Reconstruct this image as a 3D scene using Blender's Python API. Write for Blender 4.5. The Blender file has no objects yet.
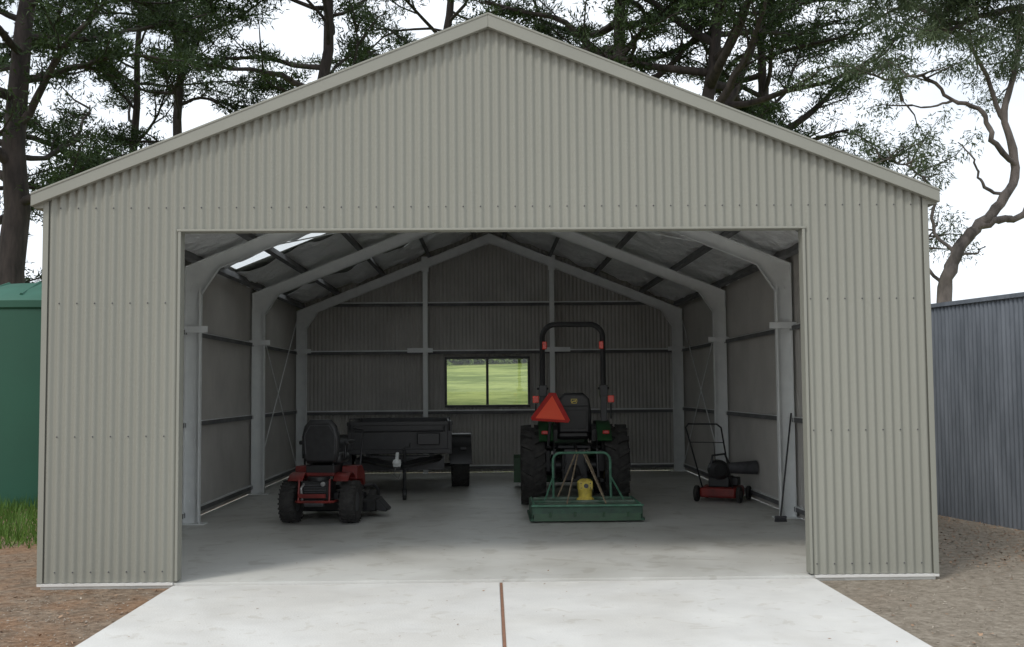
import bpy, math, random
import numpy as np
from mathutils import Vector, Matrix, Euler
random.seed(7)
scene = bpy.context.scene
scene.view_settings.view_transform = 'Standard'
scene.view_settings.look = 'None'
scene.view_settings.exposure = 0
COL = scene.collection

# ------------------------------------------------------------ materials
def nmat(name, c1, c2=None, rough=0.6, metal=0.0, scale=5.0, detail=4.0, bump=0.0, bscale=None, r2=None,
         stretch=(1, 1, 1), lo=0.35, hi=0.65, spec=0.5, bdist=0.02):
    m = bpy.data.materials.new(name)
    m.use_nodes = True
    nt = m.node_tree
    b = nt.nodes['Principled BSDF']
    b.inputs['Roughness'].default_value = rough
    b.inputs['Metallic'].default_value = metal
    b.inputs['Specular IOR Level'].default_value = spec
    if c2 is None:
        c2 = tuple(min(1, x * 0.8) for x in c1)
    tc = nt.nodes.new('ShaderNodeTexCoord')
    mp = nt.nodes.new('ShaderNodeMapping')
    mp.inputs['Scale'].default_value = stretch
    nt.links.new(tc.outputs['Object'], mp.inputs['Vector'])
    n = nt.nodes.new('ShaderNodeTexNoise')
    n.inputs['Scale'].default_value = scale
    n.inputs['Detail'].default_value = detail
    n.inputs['Roughness'].default_value = 0.6
    nt.links.new(mp.outputs[0], n.inputs['Vector'])
    r = nt.nodes.new('ShaderNodeValToRGB')
    r.color_ramp.elements[0].position = lo
    r.color_ramp.elements[1].position = hi
    r.color_ramp.elements[0].color = (*c2, 1)
    r.color_ramp.elements[1].color = (*c1, 1)
    nt.links.new(n.outputs['Fac'], r.inputs['Fac'])
    nt.links.new(r.outputs['Color'], b.inputs['Base Color'])
    if r2 is not None:
        mr = nt.nodes.new('ShaderNodeMapRange')
        mr.inputs['To Min'].default_value = rough
        mr.inputs['To Max'].default_value = r2
        nt.links.new(n.outputs['Fac'], mr.inputs['Value'])
        nt.links.new(mr.outputs[0], b.inputs['Roughness'])
    if bump > 0:
        n2 = nt.nodes.new('ShaderNodeTexNoise')
        n2.inputs['Scale'].default_value = bscale or scale * 4
        n2.inputs['Detail'].default_value = 6
        nt.links.new(mp.outputs[0], n2.inputs['Vector'])
        bp = nt.nodes.new('ShaderNodeBump')
        bp.inputs['Strength'].default_value = bump
        bp.inputs['Distance'].default_value = bdist
        nt.links.new(n2.outputs['Fac'], bp.inputs['Height'])
        nt.links.new(bp.outputs[0], b.inputs['Normal'])
    return m

def stain(m, scale, dark, lo, hi):
    nt = m.node_tree; b = nt.nodes['Principled BSDF']
    src = b.inputs['Base Color'].links[0].from_socket
    tc = nt.nodes.new('ShaderNodeTexCoord')
    n = nt.nodes.new('ShaderNodeTexNoise'); n.inputs['Scale'].default_value = scale; n.inputs['Detail'].default_value = 5
    n.inputs['Distortion'].default_value = 0.8
    nt.links.new(tc.outputs['Object'], n.inputs['Vector'])
    r = nt.nodes.new('ShaderNodeValToRGB'); r.color_ramp.elements[0].position = lo; r.color_ramp.elements[1].position = hi
    r.color_ramp.elements[0].color = (*dark, 1); r.color_ramp.elements[1].color = (1, 1, 1, 1)
    nt.links.new(n.outputs['Fac'], r.inputs['Fac'])
    mx = nt.nodes.new('ShaderNodeMix'); mx.data_type = 'RGBA'; mx.blend_type = 'MULTIPLY'; mx.inputs[0].default_value = 1
    nt.links.new(src, mx.inputs[6]); nt.links.new(r.outputs[0], mx.inputs[7])
    nt.links.new(mx.outputs[2], b.inputs['Base Color'])

def leafmat(name, dark, light, trans=0.2):
    m = bpy.data.materials.new(name)
    m.use_nodes = True
    nt = m.node_tree
    b = nt.nodes['Principled BSDF']
    out = nt.nodes['Material Output']
    b.inputs['Roughness'].default_value = 0.6
    b.inputs['Specular IOR Level'].default_value = 0.25
    g = nt.nodes.new('ShaderNodeNewGeometry')
    tc = nt.nodes.new('ShaderNodeTexCoord')
    n = nt.nodes.new('ShaderNodeTexNoise')
    n.inputs['Scale'].default_value = 0.8
    nt.links.new(tc.outputs['Object'], n.inputs['Vector'])
    ad = nt.nodes.new('ShaderNodeMath'); ad.operation = 'MULTIPLY_ADD'
    nt.links.new(g.outputs['Random Per Island'], ad.inputs[0])
    ad.inputs[1].default_value = 0.6
    sb = nt.nodes.new('ShaderNodeMath'); sb.operation = 'MULTIPLY_ADD'
    nt.links.new(n.outputs['Fac'], sb.inputs[0]); sb.inputs[1].default_value = 1.2; sb.inputs[2].default_value = -0.4
    nt.links.new(sb.outputs[0], ad.inputs[2])
    r = nt.nodes.new('ShaderNodeValToRGB')
    r.color_ramp.elements[0].color = (*dark, 1)
    r.color_ramp.elements[1].color = (*light, 1)
    nt.links.new(ad.outputs[0], r.inputs['Fac'])
    nt.links.new(r.outputs['Color'], b.inputs['Base Color'])
    t = nt.nodes.new('ShaderNodeBsdfTranslucent')
    nt.links.new(r.outputs['Color'], t.inputs['Color'])
    mx = nt.nodes.new('ShaderNodeMixShader'); mx.inputs[0].default_value = trans
    nt.links.new(b.outputs[0], mx.inputs[1]); nt.links.new(t.outputs[0], mx.inputs[2])
    nt.links.new(mx.outputs[0], out.inputs['Surface'])
    return m

M = {}
M['wall'] = nmat('painted_steel', (0.262, 0.263, 0.226), (0.246, 0.247, 0.212), rough=0.5, scale=0.5, stretch=(1, 1, 0.4), spec=0.35)
M['trim'] = nmat('painted_trim', (0.27, 0.272, 0.235), (0.255, 0.257, 0.222), rough=0.5, scale=2, spec=0.35)
M['inwall'] = nmat('sheet_inner_coat', (0.47, 0.455, 0.425), (0.40, 0.385, 0.36), rough=0.5, scale=1.5)
M['galv'] = nmat('galvanised_steel', (0.82, 0.84, 0.83), (0.76, 0.78, 0.775), rough=0.5, metal=0.1, scale=6, detail=2)
M['purlin'] = nmat('shade_dark_steel', (0.16, 0.16, 0.16), (0.10, 0.10, 0.105), rough=0.6, scale=3)  # steel coloured dark to stand for the shadow on its underside
M['foil'] = nmat('foil_insulation', (0.96, 0.97, 0.97), (0.86, 0.87, 0.88), rough=0.3, metal=0.2, scale=3, bump=1.0, bscale=7, bdist=0.08)
M['floor'] = nmat('shed_concrete', (0.66, 0.66, 0.62), (0.56, 0.56, 0.53), rough=0.45, scale=1.1, detail=9, bump=0.08, bscale=40, lo=0.3, hi=0.7)
stain(M['floor'], 0.55, (0.80, 0.79, 0.77), 0.35, 0.55)
stain(M['floor'], 3.5, (0.86, 0.85, 0.83), 0.36, 0.44)
M['apron'] = nmat('new_concrete', (0.66, 0.655, 0.625), (0.58, 0.575, 0.55), rough=0.8, scale=2.3, detail=12, bump=0.2, bscale=60, lo=0.3, hi=0.7)
stain(M['apron'], 0.9, (0.91, 0.90, 0.885), 0.38, 0.56)
stain(M['apron'], 6.0, (0.90, 0.885, 0.86), 0.33, 0.40)
M['joint'] = nmat('joint_filler', (0.25, 0.13, 0.08), rough=0.9, scale=20)
M['black'] = nmat('black_paint', (0.02, 0.02, 0.021), (0.012, 0.012, 0.013), rough=0.4, scale=6)
M['rubber'] = nmat('rubber', (0.045, 0.043, 0.04), (0.022, 0.021, 0.02), rough=0.85, scale=14, bump=0.2)
M['seat'] = nmat('black_vinyl', (0.03, 0.03, 0.032), (0.018, 0.018, 0.019), rough=0.4, scale=12)
M['dgrey'] = nmat('dark_grey_plastic', (0.08, 0.08, 0.085), (0.05, 0.05, 0.055), rough=0.5, scale=12)
M['steel'] = nmat('bare_steel', (0.5, 0.5, 0.5), (0.35, 0.35, 0.35), rough=0.35, metal=0.7, scale=12)
M['red'] = nmat('red_paint', (0.22, 0.022, 0.017), (0.12, 0.015, 0.012), rough=0.42, scale=7, detail=8)
M['tri'] = nmat('fluorescent_orange', (1.0, 0.12, 0.05), (1.0, 0.10, 0.04), rough=0.5, scale=5)
M['trib'] = nmat('dark_red_reflector', (0.5, 0.015, 0.01), rough=0.3, scale=5)
M['lamp'] = nmat('red_lens', (0.9, 0.07, 0.04), (0.7, 0.05, 0.02), rough=0.2, scale=9)
M['amber'] = nmat('amber_lens', (0.8, 0.25, 0.03), rough=0.2, scale=9)
M['green'] = nmat('green_paint', (0.016, 0.075, 0.024), (0.010, 0.045, 0.015), rough=0.4, scale=5)
M['pgreen'] = nmat('worn_green_paint', (0.035, 0.10, 0.055), (0.02, 0.055, 0.035), rough=0.55, scale=9, detail=8)
M['dusty'] = nmat('dusty_green_deck', (0.20, 0.24, 0.20), (0.05, 0.12, 0.075), rough=0.75, scale=7, detail=9)
M['edge'] = nmat('faded_green_paint', (0.10, 0.25, 0.17), (0.05, 0.15, 0.09), rough=0.5, scale=14, detail=8)
M['yellow'] = nmat('yellow_paint', (0.75, 0.60, 0.10), (0.5, 0.38, 0.08), rough=0.45, scale=12)
M['cream'] = nmat('rusty_strap', (0.32, 0.26, 0.17), (0.18, 0.13, 0.09), rough=0.7, scale=15)
M['tank'] = nmat('green_polythene', (0.009, 0.075, 0.042), (0.008, 0.066, 0.037), rough=0.55, scale=1.0)
M['tankd'] = nmat('green_polythene_lid', (0.018, 0.105, 0.07), (0.014, 0.085, 0.055), rough=0.6, scale=2)
M['fence'] = nmat('weathered_zinc', (0.20, 0.222, 0.255), (0.125, 0.142, 0.166), rough=0.5, metal=0.2, scale=2.5, detail=7, stretch=(2, 2, 0.4))
M['bark'] = nmat('pine_bark', (0.05, 0.04, 0.036), (0.018, 0.015, 0.014), rough=0.95, scale=6, detail=8, bump=0.9, bscale=12, stretch=(1, 1, 0.25))
M['gbark'] = nmat('gum_bark', (0.17, 0.145, 0.13), (0.04, 0.035, 0.031), rough=0.85, scale=3, detail=6, bump=0.4, stretch=(1, 1, 0.3))
M['pine'] = leafmat('pine_needles', (0.008, 0.02, 0.008), (0.05, 0.085, 0.024), 0.1)
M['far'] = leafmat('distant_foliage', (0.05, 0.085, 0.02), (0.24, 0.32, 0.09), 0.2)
M['gum'] = leafmat('gum_leaves', (0.03, 0.055, 0.025), (0.14, 0.18, 0.10), 0.25)
M['grass'] = leafmat('grass_blades', (0.04, 0.10, 0.018), (0.14, 0.24, 0.045), 0.25)
M['litter'] = leafmat('dry_leaves', (0.13, 0.075, 0.045), (0.42, 0.28, 0.18), 0.0)
M['stone'] = leafmat('gravel_stones', (0.16, 0.135, 0.11), (0.44, 0.39, 0.32), 0.0)
g = bpy.data.materials.new('window_glass'); g.use_nodes = True
nt = g.node_tree; nt.nodes.remove(nt.nodes['Principled BSDF'])
tr = nt.nodes.new('ShaderNodeBsdfTransparent'); tr.inputs[0].default_value = (0.93, 0.95, 0.94, 1)
gl = nt.nodes.new('ShaderNodeBsdfGlossy'); gl.inputs['Roughness'].default_value = 0.02
mx = nt.nodes.new('ShaderNodeMixShader'); mx.inputs[0].default_value = 0.04
nt.links.new(tr.outputs[0], mx.inputs[1]); nt.links.new(gl.outputs[0], mx.inputs[2])
nt.links.new(mx.outputs[0], nt.nodes['Material Output'].inputs['Surface'])
M['glass'] = g
g = bpy.data.materials.new('translucent_fibreglass'); g.use_nodes = True
nt = g.node_tree; b = nt.nodes['Principled BSDF']; b.inputs['Base Color'].default_value = (0.7, 0.73, 0.72, 1); b.inputs['Roughness'].default_value = 0.5
tl = nt.nodes.new('ShaderNodeBsdfTranslucent'); tl.inputs[0].default_value = (0.80, 0.84, 0.85, 1)
mx = nt.nodes.new('ShaderNodeMixShader'); mx.inputs[0].default_value = 0.7
nt.links.new(b.outputs[0], mx.inputs[1]); nt.links.new(tl.outputs[0], mx.inputs[2])
nt.links.new(mx.outputs[0], nt.nodes['Material Output'].inputs['Surface'])
M['skylight_and_fill'] = g

# ------------------------------------------------------------ mesh builder
class MB:
    def __init__(s):
        s.v = []; s.f = []; s.m = []
    def add(s, vs, fs, mat=0):
        o = len(s.v)
        s.v.extend([tuple(v) for v in vs])
        for f in fs:
            s.f.append([i + o for i in f]); s.m.append(mat)
        return s
    def box(s, c, d, rot=None, mat=0, taper=1.0):
        x, y, z = d[0] / 2, d[1] / 2, d[2] / 2
        vs = []
        for sz in (-1, 1):
            t = taper if sz > 0 else 1
            for sx, sy in ((-1, -1), (1, -1), (1, 1), (-1, 1)):
                vs.append(Vector((sx * x * t, sy * y * t, sz * z)))
        if rot:
            R = Euler(rot).to_matrix()
            vs = [R @ v for v in vs]
        vs = [v + Vector(c) for v in vs]
        return s.add(vs, [(3, 2, 1, 0), (4, 5, 6, 7), (0, 1, 5, 4), (1, 2, 6, 5), (2, 3, 7, 6), (3, 0, 4, 7)], mat)
    def tube(s, pts, r, n=8, mat=0, cap=True):
        pts = [Vector(p) for p in pts]
        rs = r if isinstance(r, (list, tuple)) else [r] * len(pts)
        vs = []; fs = []
        prev = None
        for i, p in enumerate(pts):
            if i == 0: d = pts[1] - pts[0]
            elif i == len(pts) - 1: d = pts[-1] - pts[-2]
            else: d = (pts[i + 1] - pts[i]).normalized() + (pts[i] - pts[i - 1]).normalized()
            if d.length < 1e-9: d = Vector((0, 0, 1))
            d.normalize()
            if prev is None:
                a = Vector((0, 0, 1)) if abs(d.z) < 0.9 else Vector((1, 0, 0))
                u = d.cross(a).normalized()
            else:
                u = (prev - d * prev.dot(d))
                u = u.normalized() if u.length > 1e-6 else d.orthogonal().normalized()
            prev = u
            w = d.cross(u)
            for k in range(n):
                a = 2 * math.pi * k / n
                vs.append(p + (u * math.cos(a) + w * math.sin(a)) * rs[i])
        for i in range(len(pts) - 1):
            for k in range(n):
                a = i * n + k; b = i * n + (k + 1) % n
                fs.append((a, b, b + n, a + n))
        if cap:
            fs.append(tuple(reversed(range(n))))
            fs.append(tuple(range((len(pts) - 1) * n, len(pts) * n)))
        return s.add(vs, fs, mat)
    def cyl(s, a, b, r, n=16, mat=0, r1=None):
        return s.tube([a, b], [r, r if r1 is None else r1], n, mat)
    def lathe(s, prof, c, axis='z', n=32, mat=0, closed=False):
        vs = []; fs = []
        c = Vector(c)
        for (h, r) in prof:
            for k in range(n):
                a = 2 * math.pi * k / n
                p, q = r * math.cos(a), r * math.sin(a)
                vs.append(c + (Vector((h, p, q)) if axis == 'x' else Vector((p, h, q)) if axis == 'y' else Vector((p, q, h))))
        m = len(prof)
        rng = m if closed else m - 1
        for i in range(rng):
            j = (i + 1) % m
            for k in range(n):
                k2 = (k + 1) % n
                fs.append((i * n + k, i * n + k2, j * n + k2, j * n + k))
        if not closed:
            fs.append(tuple(reversed(range(n)))); fs.append(tuple(range((m - 1) * n, m * n)))
        return s.add(vs, fs, mat)
    def ext(s, poly, axis, a, b, mat=0, shift=(0, 0, 0)):
        n = len(poly); vs = []
        for t in (a, b):
            for (p, q) in poly:
                v = (t, p, q) if axis == 'x' else (p, t, q) if axis == 'y' else (p, q, t)
                vs.append((v[0] + shift[0], v[1] + shift[1], v[2] + shift[2]))
        fs = [tuple(range(n)), tuple(reversed(range(n, 2 * n)))]
        for k in range(n):
            k2 = (k + 1) % n
            fs.append((k, k + n, k2 + n, k2))
        return s.add(vs, fs, mat)
    def build(s, name, mats, parent=None, loc=(0, 0, 0), rot=(0, 0, 0), bevel=0, smooth=35, recalc=True, **props):
        me = bpy.data.meshes.new(name)
        me.from_pydata(s.v, [], s.f)
        for m in mats: me.materials.append(M[m])
        me.polygons.foreach_set('material_index', s.m)
        if recalc:
            import bmesh
            bm = bmesh.new(); bm.from_mesh(me)
            bmesh.ops.recalc_face_normals(bm, faces=bm.faces)
            bm.to_mesh(me); bm.free()
        me.polygons.foreach_set('use_smooth', [True] * len(me.polygons))
        me.set_sharp_from_angle(angle=math.radians(smooth))
        me.update()
        o = bpy.data.objects.new(name, me)
        COL.objects.link(o)
        o.location = loc; o.rotation_euler = rot
        if parent: o.parent = parent
        if bevel:
            bv = o.modifiers.new('bevel', 'BEVEL'); bv.width = bevel; bv.segments = 2
            bv.limit_method = 'ANGLE'; bv.angle_limit = math.radians(50)
        for k, v in props.items(): o[k] = v
        return o

def thing(name, loc, label, category, rot=0, **p):
    e = bpy.data.objects.new(name, None)
    e.empty_display_size = 0.3
    COL.objects.link(e)
    e.location = loc; e.rotation_euler = (0, 0, rot)
    e['label'] = label; e['category'] = category
    for k, v in p.items(): e[k] = v
    return e

def tris_obj(name, V, mat, parent=None, loc=(0, 0, 0), **props):
    n = V.shape[0]; k = V.shape[1]
    me = bpy.data.meshes.new(name)
    me.vertices.add(n * k); me.vertices.foreach_set('co', V.reshape(-1).astype(np.float32))
    me.loops.add(n * k); me.loops.foreach_set('vertex_index', np.arange(n * k, dtype=np.int32))
    me.polygons.add(n)
    me.polygons.foreach_set('loop_start', np.arange(0, n * k, k, dtype=np.int32))
    me.materials.append(M[mat])
    me.update(calc_edges=True); me.validate()
    o = bpy.data.objects.new(name, me); COL.objects.link(o)
    o.location = loc
    if parent: o.parent = parent
    for a, b in props.items(): o[a] = b
    return o

# ------------------------------------------------------------ shed
HW = 3.85; L = 12.0; ZA = 4.87; TS = 0.40
def ztop(x): return ZA - TS * abs(x)
DX0, DX1, DZ = -2.70, 2.77, 3.04
shed = thing('shed', (0, 0, 0), 'grey-green corrugated steel gable shed with wide open doorway', 'shed')

def corr_sheet(name, a0, a1, zb, zt, place, holes=(), pitch=0.076, amp=0.0105, seg=8, mats=('wall', 'inwall'),
               parent=None, screws=None, rows=(), outward=1, thick=True, **props):
    mb = MB()
    n_ = int((a1 - a0) / (pitch / seg))
    k0 = math.ceil(a0 / (pitch / seg) - 1e-6)
    xs = [a0] + [k * pitch / seg for k in range(k0, k0 + n_ + 2) if a0 + 1e-3 < k * pitch / seg < a1 - 1e-3] + [a1]
    for h in holes:
        for e in (h[0], h[1]):
            if a0 < e < a1:
                i = min(range(len(xs)), key=lambda q: abs(xs[q] - e))
                xs[i] = e
    def off(x):
        return amp * math.cos(2 * math.pi * x / pitch)
    zbreaks = sorted(set([z for h in holes for z in (h[2], h[3])] + list(rows)))
    for i in range(len(xs) - 1):
        xa, xb = xs[i], xs[i + 1]
        if xb - xa < 1e-4: continue
        xm = (xa + xb) / 2
        zs = [None] + zbreaks + [None]
        for j in range(len(zs) - 1):
            z0a = zb if zs[j] is None else zs[j]
            if z0a < zb: z0a = zb
            if zs[j + 1] is None: ta, tb = zt(xa), zt(xb)
            else: ta = tb = zs[j + 1]
            zm = (z0a + min(ta, tb)) / 2
            if any(h[0] < xm < h[1] and h[2] < zm < h[3] for h in holes): continue
            if min(ta, tb) <= z0a + 1e-4: continue
            q = [place(xa, off(xa), z0a), place(xb, off(xb), z0a), place(xb, off(xb), tb), place(xa, off(xa), ta)]
            if outward < 0: q = q[::-1]
            mb.add(q, [(0, 1, 2, 3)])
    import bmesh
    me = bpy.data.meshes.new(name); me.from_pydata(mb.v, [], mb.f)
    bm = bmesh.new(); bm.from_mesh(me)
    bmesh.ops.remove_doubles(bm, verts=bm.verts, dist=1e-4)
    for f in bm.faces: f.smooth = True
    if screws:
        for (zz, step) in screws:
            k = math.ceil(a0 / pitch) + 1
            while k * pitch < a1 - 0.04:
                x = k * pitch
                k += step
                if zz > zt(x) - 0.08 or any(h[0] - 0.02 < x < h[1] + 0.02 and h[2] < zz < h[3] for h in holes): continue
                c = Vector(place(x, amp + 0.002, zz))
                r = bmesh.ops.create_icosphere(bm, subdivisions=1, radius=0.007, matrix=Matrix.Translation(c))
                for v in r['verts']:
                    for f in v.link_faces: f.material_index = 2
    bm.to_mesh(me); bm.free()
    for m in mats: me.materials.append(M[m])
    if screws: me.materials.append(M['dgrey'])
    o = bpy.data.objects.new(name, me); COL.objects.link(o)
    if parent: o.parent = parent
    if thick:
        sm = o.modifiers.new('gauge', 'SOLIDIFY'); sm.thickness = 0.003; sm.offset = -1
        sm.material_offset = 1; sm.use_rim = False
    for a, b in props.items(): o[a] = b
    return o

FZ = 0.02
corr_sheet('wall', -HW, HW, 0.03, lambda x: ztop(x) - 0.01, lambda a, o, z: (a, -o, z),
           holes=[(DX0, DX1, -1, DZ)], parent=shed, screws=[(0.12, 2), (1.27, 2), (2.42, 2), (3.25, 2)],
           label='front gable wall around the doorway')
WX0, WX1, WZ0, WZ1 = -0.90, 0.78, 1.30, 2.29
corr_sheet('wall', -HW + 0.02, HW - 0.02, 0.03, lambda x: ztop(x) - 0.02, lambda a, o, z: (a, L + o, z),
           holes=[(WX0, WX1, WZ0, WZ1)], parent=shed, outward=-1, label='back gable wall with window')
corr_sheet('wall', 0.02, L - 0.02, 0.03, lambda x: ztop(HW) - 0.02, lambda a, o, z: (-HW - o + 0.01, a, z), parent=shed, outward=-1, label='long side wall')
corr_sheet('wall', 0.02, L - 0.02, 0.03, lambda x: ztop(HW) - 0.02, lambda a, o, z: (HW + o - 0.01, a, z), parent=shed, outward=1, label='long side wall')

# roof
SKY = {-1: [(1.9, 2.66), (5.60, 6.36), (9.2, 9.96)], 1: [(1.9, 2.66)]}  # front pair unseen, added to brighten the interior; the rest are skylights
for sgn in (-1, 1):
    def pl(a, o, z, sgn=sgn):
        t = z
        return (sgn * t, a, ZA - TS * t + 0.045 + o)
    holes = [(a, b_, 0.4, HW - 0.15) for a, b_ in SKY[sgn]]
    corr_sheet('roof', -0.06, L + 0.06, 0.0, lambda x: HW + 0.08, pl, seg=4, mats=('trim', 'trim'), parent=shed,
               outward=sgn, thick=False, holes=holes)
    for (a, b_) in SKY[sgn]:
        corr_sheet('skylight_and_fill', a, b_, 0.4, lambda x: HW - 0.15, pl, seg=4, mats=('skylight_and_fill', 'skylight_and_fill'), parent=shed, outward=sgn, thick=False)
    rng = np.random.default_rng(5 + sgn)
    nx, ny = 64, 220
    us = np.linspace(0.02, HW - 0.03, nx); vs_ = np.linspace(0.05, L - 0.05, ny)
    U, V = np.meshgrid(us, vs_, indexing='ij')
    H = np.zeros_like(U)
    for k in range(34):
        fx, fy = rng.normal(0, 9), rng.normal(0, 7)
        H += np.sin(U * fx + V * fy + rng.uniform(0, 6)) * 0.0055
    H += -0.035 * np.abs(np.sin(np.pi * (U - 0.3) / 0.9))
    H = np.minimum(H, 0.012)
    Z = ZA - TS * U + 0.0 + H - 0.005
    mb = MB()
    verts = [(sgn * U[i, j], V[i, j], Z[i, j]) for i in range(nx) for j in range(ny)]
    faces = []
    for i in range(nx - 1):
        for j in range(ny - 1):
            u = us[i]; v = (vs_[j] + vs_[j + 1]) / 2
            if 0.4 < u < HW - 0.2 and any(a < v < b_ for a, b_ in SKY[sgn]): continue
            faces.append((i * ny + j, (i + 1) * ny + j, (i + 1) * ny + j + 1, i * ny + j + 1))
    mb.add(verts, faces)
    mb.build('insulation_blanket', ['foil'], shed, recalc=False, smooth=80)
    for t in (0.3, 1.2, 2.1, 3.0, 3.68):
        m2 = MB()
        ang = math.atan(TS) * sgn
        zc = ZA - TS * t - 0.095
        m2.box((sgn * t, L / 2, zc), (0.065, L - 0.1, 0.10), rot=(0, ang, 0))
        m2.build('purlin', ['purlin'], shed)
    for yy, nm in ((-0.075, 'barge_capping'), (L + 0.02, 'barge_capping')):
        m2 = MB()
        top = lambda x: ZA - TS * x + 0.088
        X1 = HW + 0.11
        m2.ext([(0.0, top(0)), (sgn * X1, top(X1)), (sgn * X1, top(X1) - 0.115), (0.0, top(0) - 0.125)], 'y', yy, yy + 0.055)
        m2.ext([(0.0, top(0) + 0.004), (sgn * X1, top(X1) + 0.004), (sgn * X1, top(X1) - 0.016), (0.0, top(0) - 0.016)], 'y', yy - 0.006, yy + 0.16)
        m2.build(nm, ['trim'], shed, bevel=0.004)
    m2 = MB()
    gx = HW + 0.02; gz = ztop(HW) + 0.02
    prof = [(gx, gz - 0.0), (gx, gz - 0.10), (gx + 0.08, gz - 0.10), (gx + 0.10, gz + 0.01), (gx + 0.09, gz + 0.012), (gx + 0.07, gz - 0.09), (gx + 0.01, gz - 0.09), (gx + 0.01, gz)]
    m2.ext([(sgn * p, q) for p, q in prof], 'y', -0.015, L)
    m2.ext([(sgn * gx, gz), (sgn * gx, gz - 0.10), (sgn * (gx + 0.08), gz - 0.10), (sgn * (gx + 0.10), gz + 0.01)], 'y', -0.02, -0.015)
    m2.build('gutter', ['trim'], shed)
    m2 = MB()
    m2.box((sgn * (HW - 0.002), -0.0145, (0.03 + ztop(HW) - 0.02) / 2), (0.045, 0.004, ztop(HW) - 0.05))
    m2.box((sgn * (HW + 0.022), 0.03, (0.03 + ztop(HW) - 0.02) / 2), (0.004, 0.09, ztop(HW) - 0.05))
    m2.build('corner_flashing', ['wall'], shed)
    m2 = MB()
    if sgn < 0: xa, xb = -HW - 0.02, DX0 - 0.02
    else: xa, xb = DX1 + 0.02, HW + 0.02
    m2.box(((xa + xb) / 2, -0.003, 0.014), (xb - xa, 0.04, 0.022))
    m2.build('base_angle', ['apron'], shed)

m2 = MB(); m2.ext([(-0.2, ZA + 0.045), (0, ZA + 0.12), (0.2, ZA + 0.045), (0, ZA + 0.10)], 'y', 0.09, L)
m2.build('ridge_capping', ['trim'], shed)

for xx in (DX0 + 0.006, DX1 - 0.006):
    m2 = MB()
    m2.box((xx, 0.045, (DZ) / 2 + 0.02), (0.024, 0.13, DZ - 0.03))
    m2.build('door_jamb', ['wall'], shed, bevel=0.003)
m2 = MB()
m2.box(((DX0 + DX1) / 2, 0.045, DZ + 0.010), (DX1 - DX0 + 0.03, 0.14, 0.02))
m2.build('door_head', ['wall'], shed, bevel=0.003)

FY = [0.20, 4.05, 7.85, 11.78]
def frame_poly(sgn, d=0.20, inset=0.06):
    xo = HW - inset; zt_ = lambda x: ZA - TS * x - 0.15
    xi = xo - d
    zi = lambda x: zt_(x) - d * 0.92
    kn = zi(xi)
    poly = [(xo, FZ), (xo, zt_(xo)), (0, zt_(0)), (0, zi(0))]
    x2 = xi - 0.22
    poly += [(x2, zi(x2)), (xi, kn - 0.24), (xi, FZ)]
    return [(sgn * p, q) for p, q in poly]
for fy in FY:
    m2 = MB()
    for sgn in (-1, 1):
        P = frame_poly(sgn)
        m2.ext(P, 'y', fy + 0.07, fy + 0.076)
        for k in range(len(P)):
            a = Vector((P[k][0], 0, P[k][1])); b = Vector((P[(k + 1) % len(P)][0], 0, P[(k + 1) % len(P)][1]))
            if abs(a.x) < 1e-6 and abs(b.x) < 1e-6: continue
            if abs(a.z - b.z) < 1e-6 and abs(a.z - FZ) < 1e-6: continue
            d = (b - a); ln = d.length; ang = -math.atan2(d.z, d.x)
            c = (a + b) / 2
            m2.box((c.x, fy + 0.035, c.z), (ln, 0.07, 0.005), rot=(0, ang, 0))
        xo = HW - 0.06; xi = xo - 0.2
        for xx in (xo - 0.01, xi + 0.01):
            m2.box((sgn * xx, fy, 1.5), (0.02, 0.004, 2.90))
        m2.box((sgn * (xo - 0.1), fy + 0.06, FZ + 0.006), (0.34, 0.2, 0.012))
        for zz in (2.42,):
            m2.box((sgn * (xo - 0.12), fy - 0.01, zz), (0.34, 0.012, 0.08))
        for bz in (0.3, 1.27, 2.9, 3.0):
            m2.cyl((sgn * (xo - 0.06), fy + 0.055, bz), (sgn * (xo - 0.06), fy + 0.07, bz), 0.014, 6)
            m2.cyl((sgn * (xo - 0.14), fy + 0.055, bz), (sgn * (xo - 0.14), fy + 0.07, bz), 0.014, 6)
    za = ZA - 0.17
    m2.ext([(-0.35, za - TS * 0.35), (0, za), (0.35, za - TS * 0.35), (0.35, za - TS * 0.35 - 0.15), (0, za - 0.18), (-0.35, za - TS * 0.35 - 0.15)], 'y', fy + 0.058, fy + 0.064)
    for bx in (-0.25, -0.12, 0.12, 0.25):
        m2.cyl((bx, fy + 0.05, za - TS * abs(bx) - 0.08), (bx, fy + 0.058, za - TS * abs(bx) - 0.08), 0.014, 6)
    m2.build('portal_frame', ['galv'], shed, smooth=20)

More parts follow.
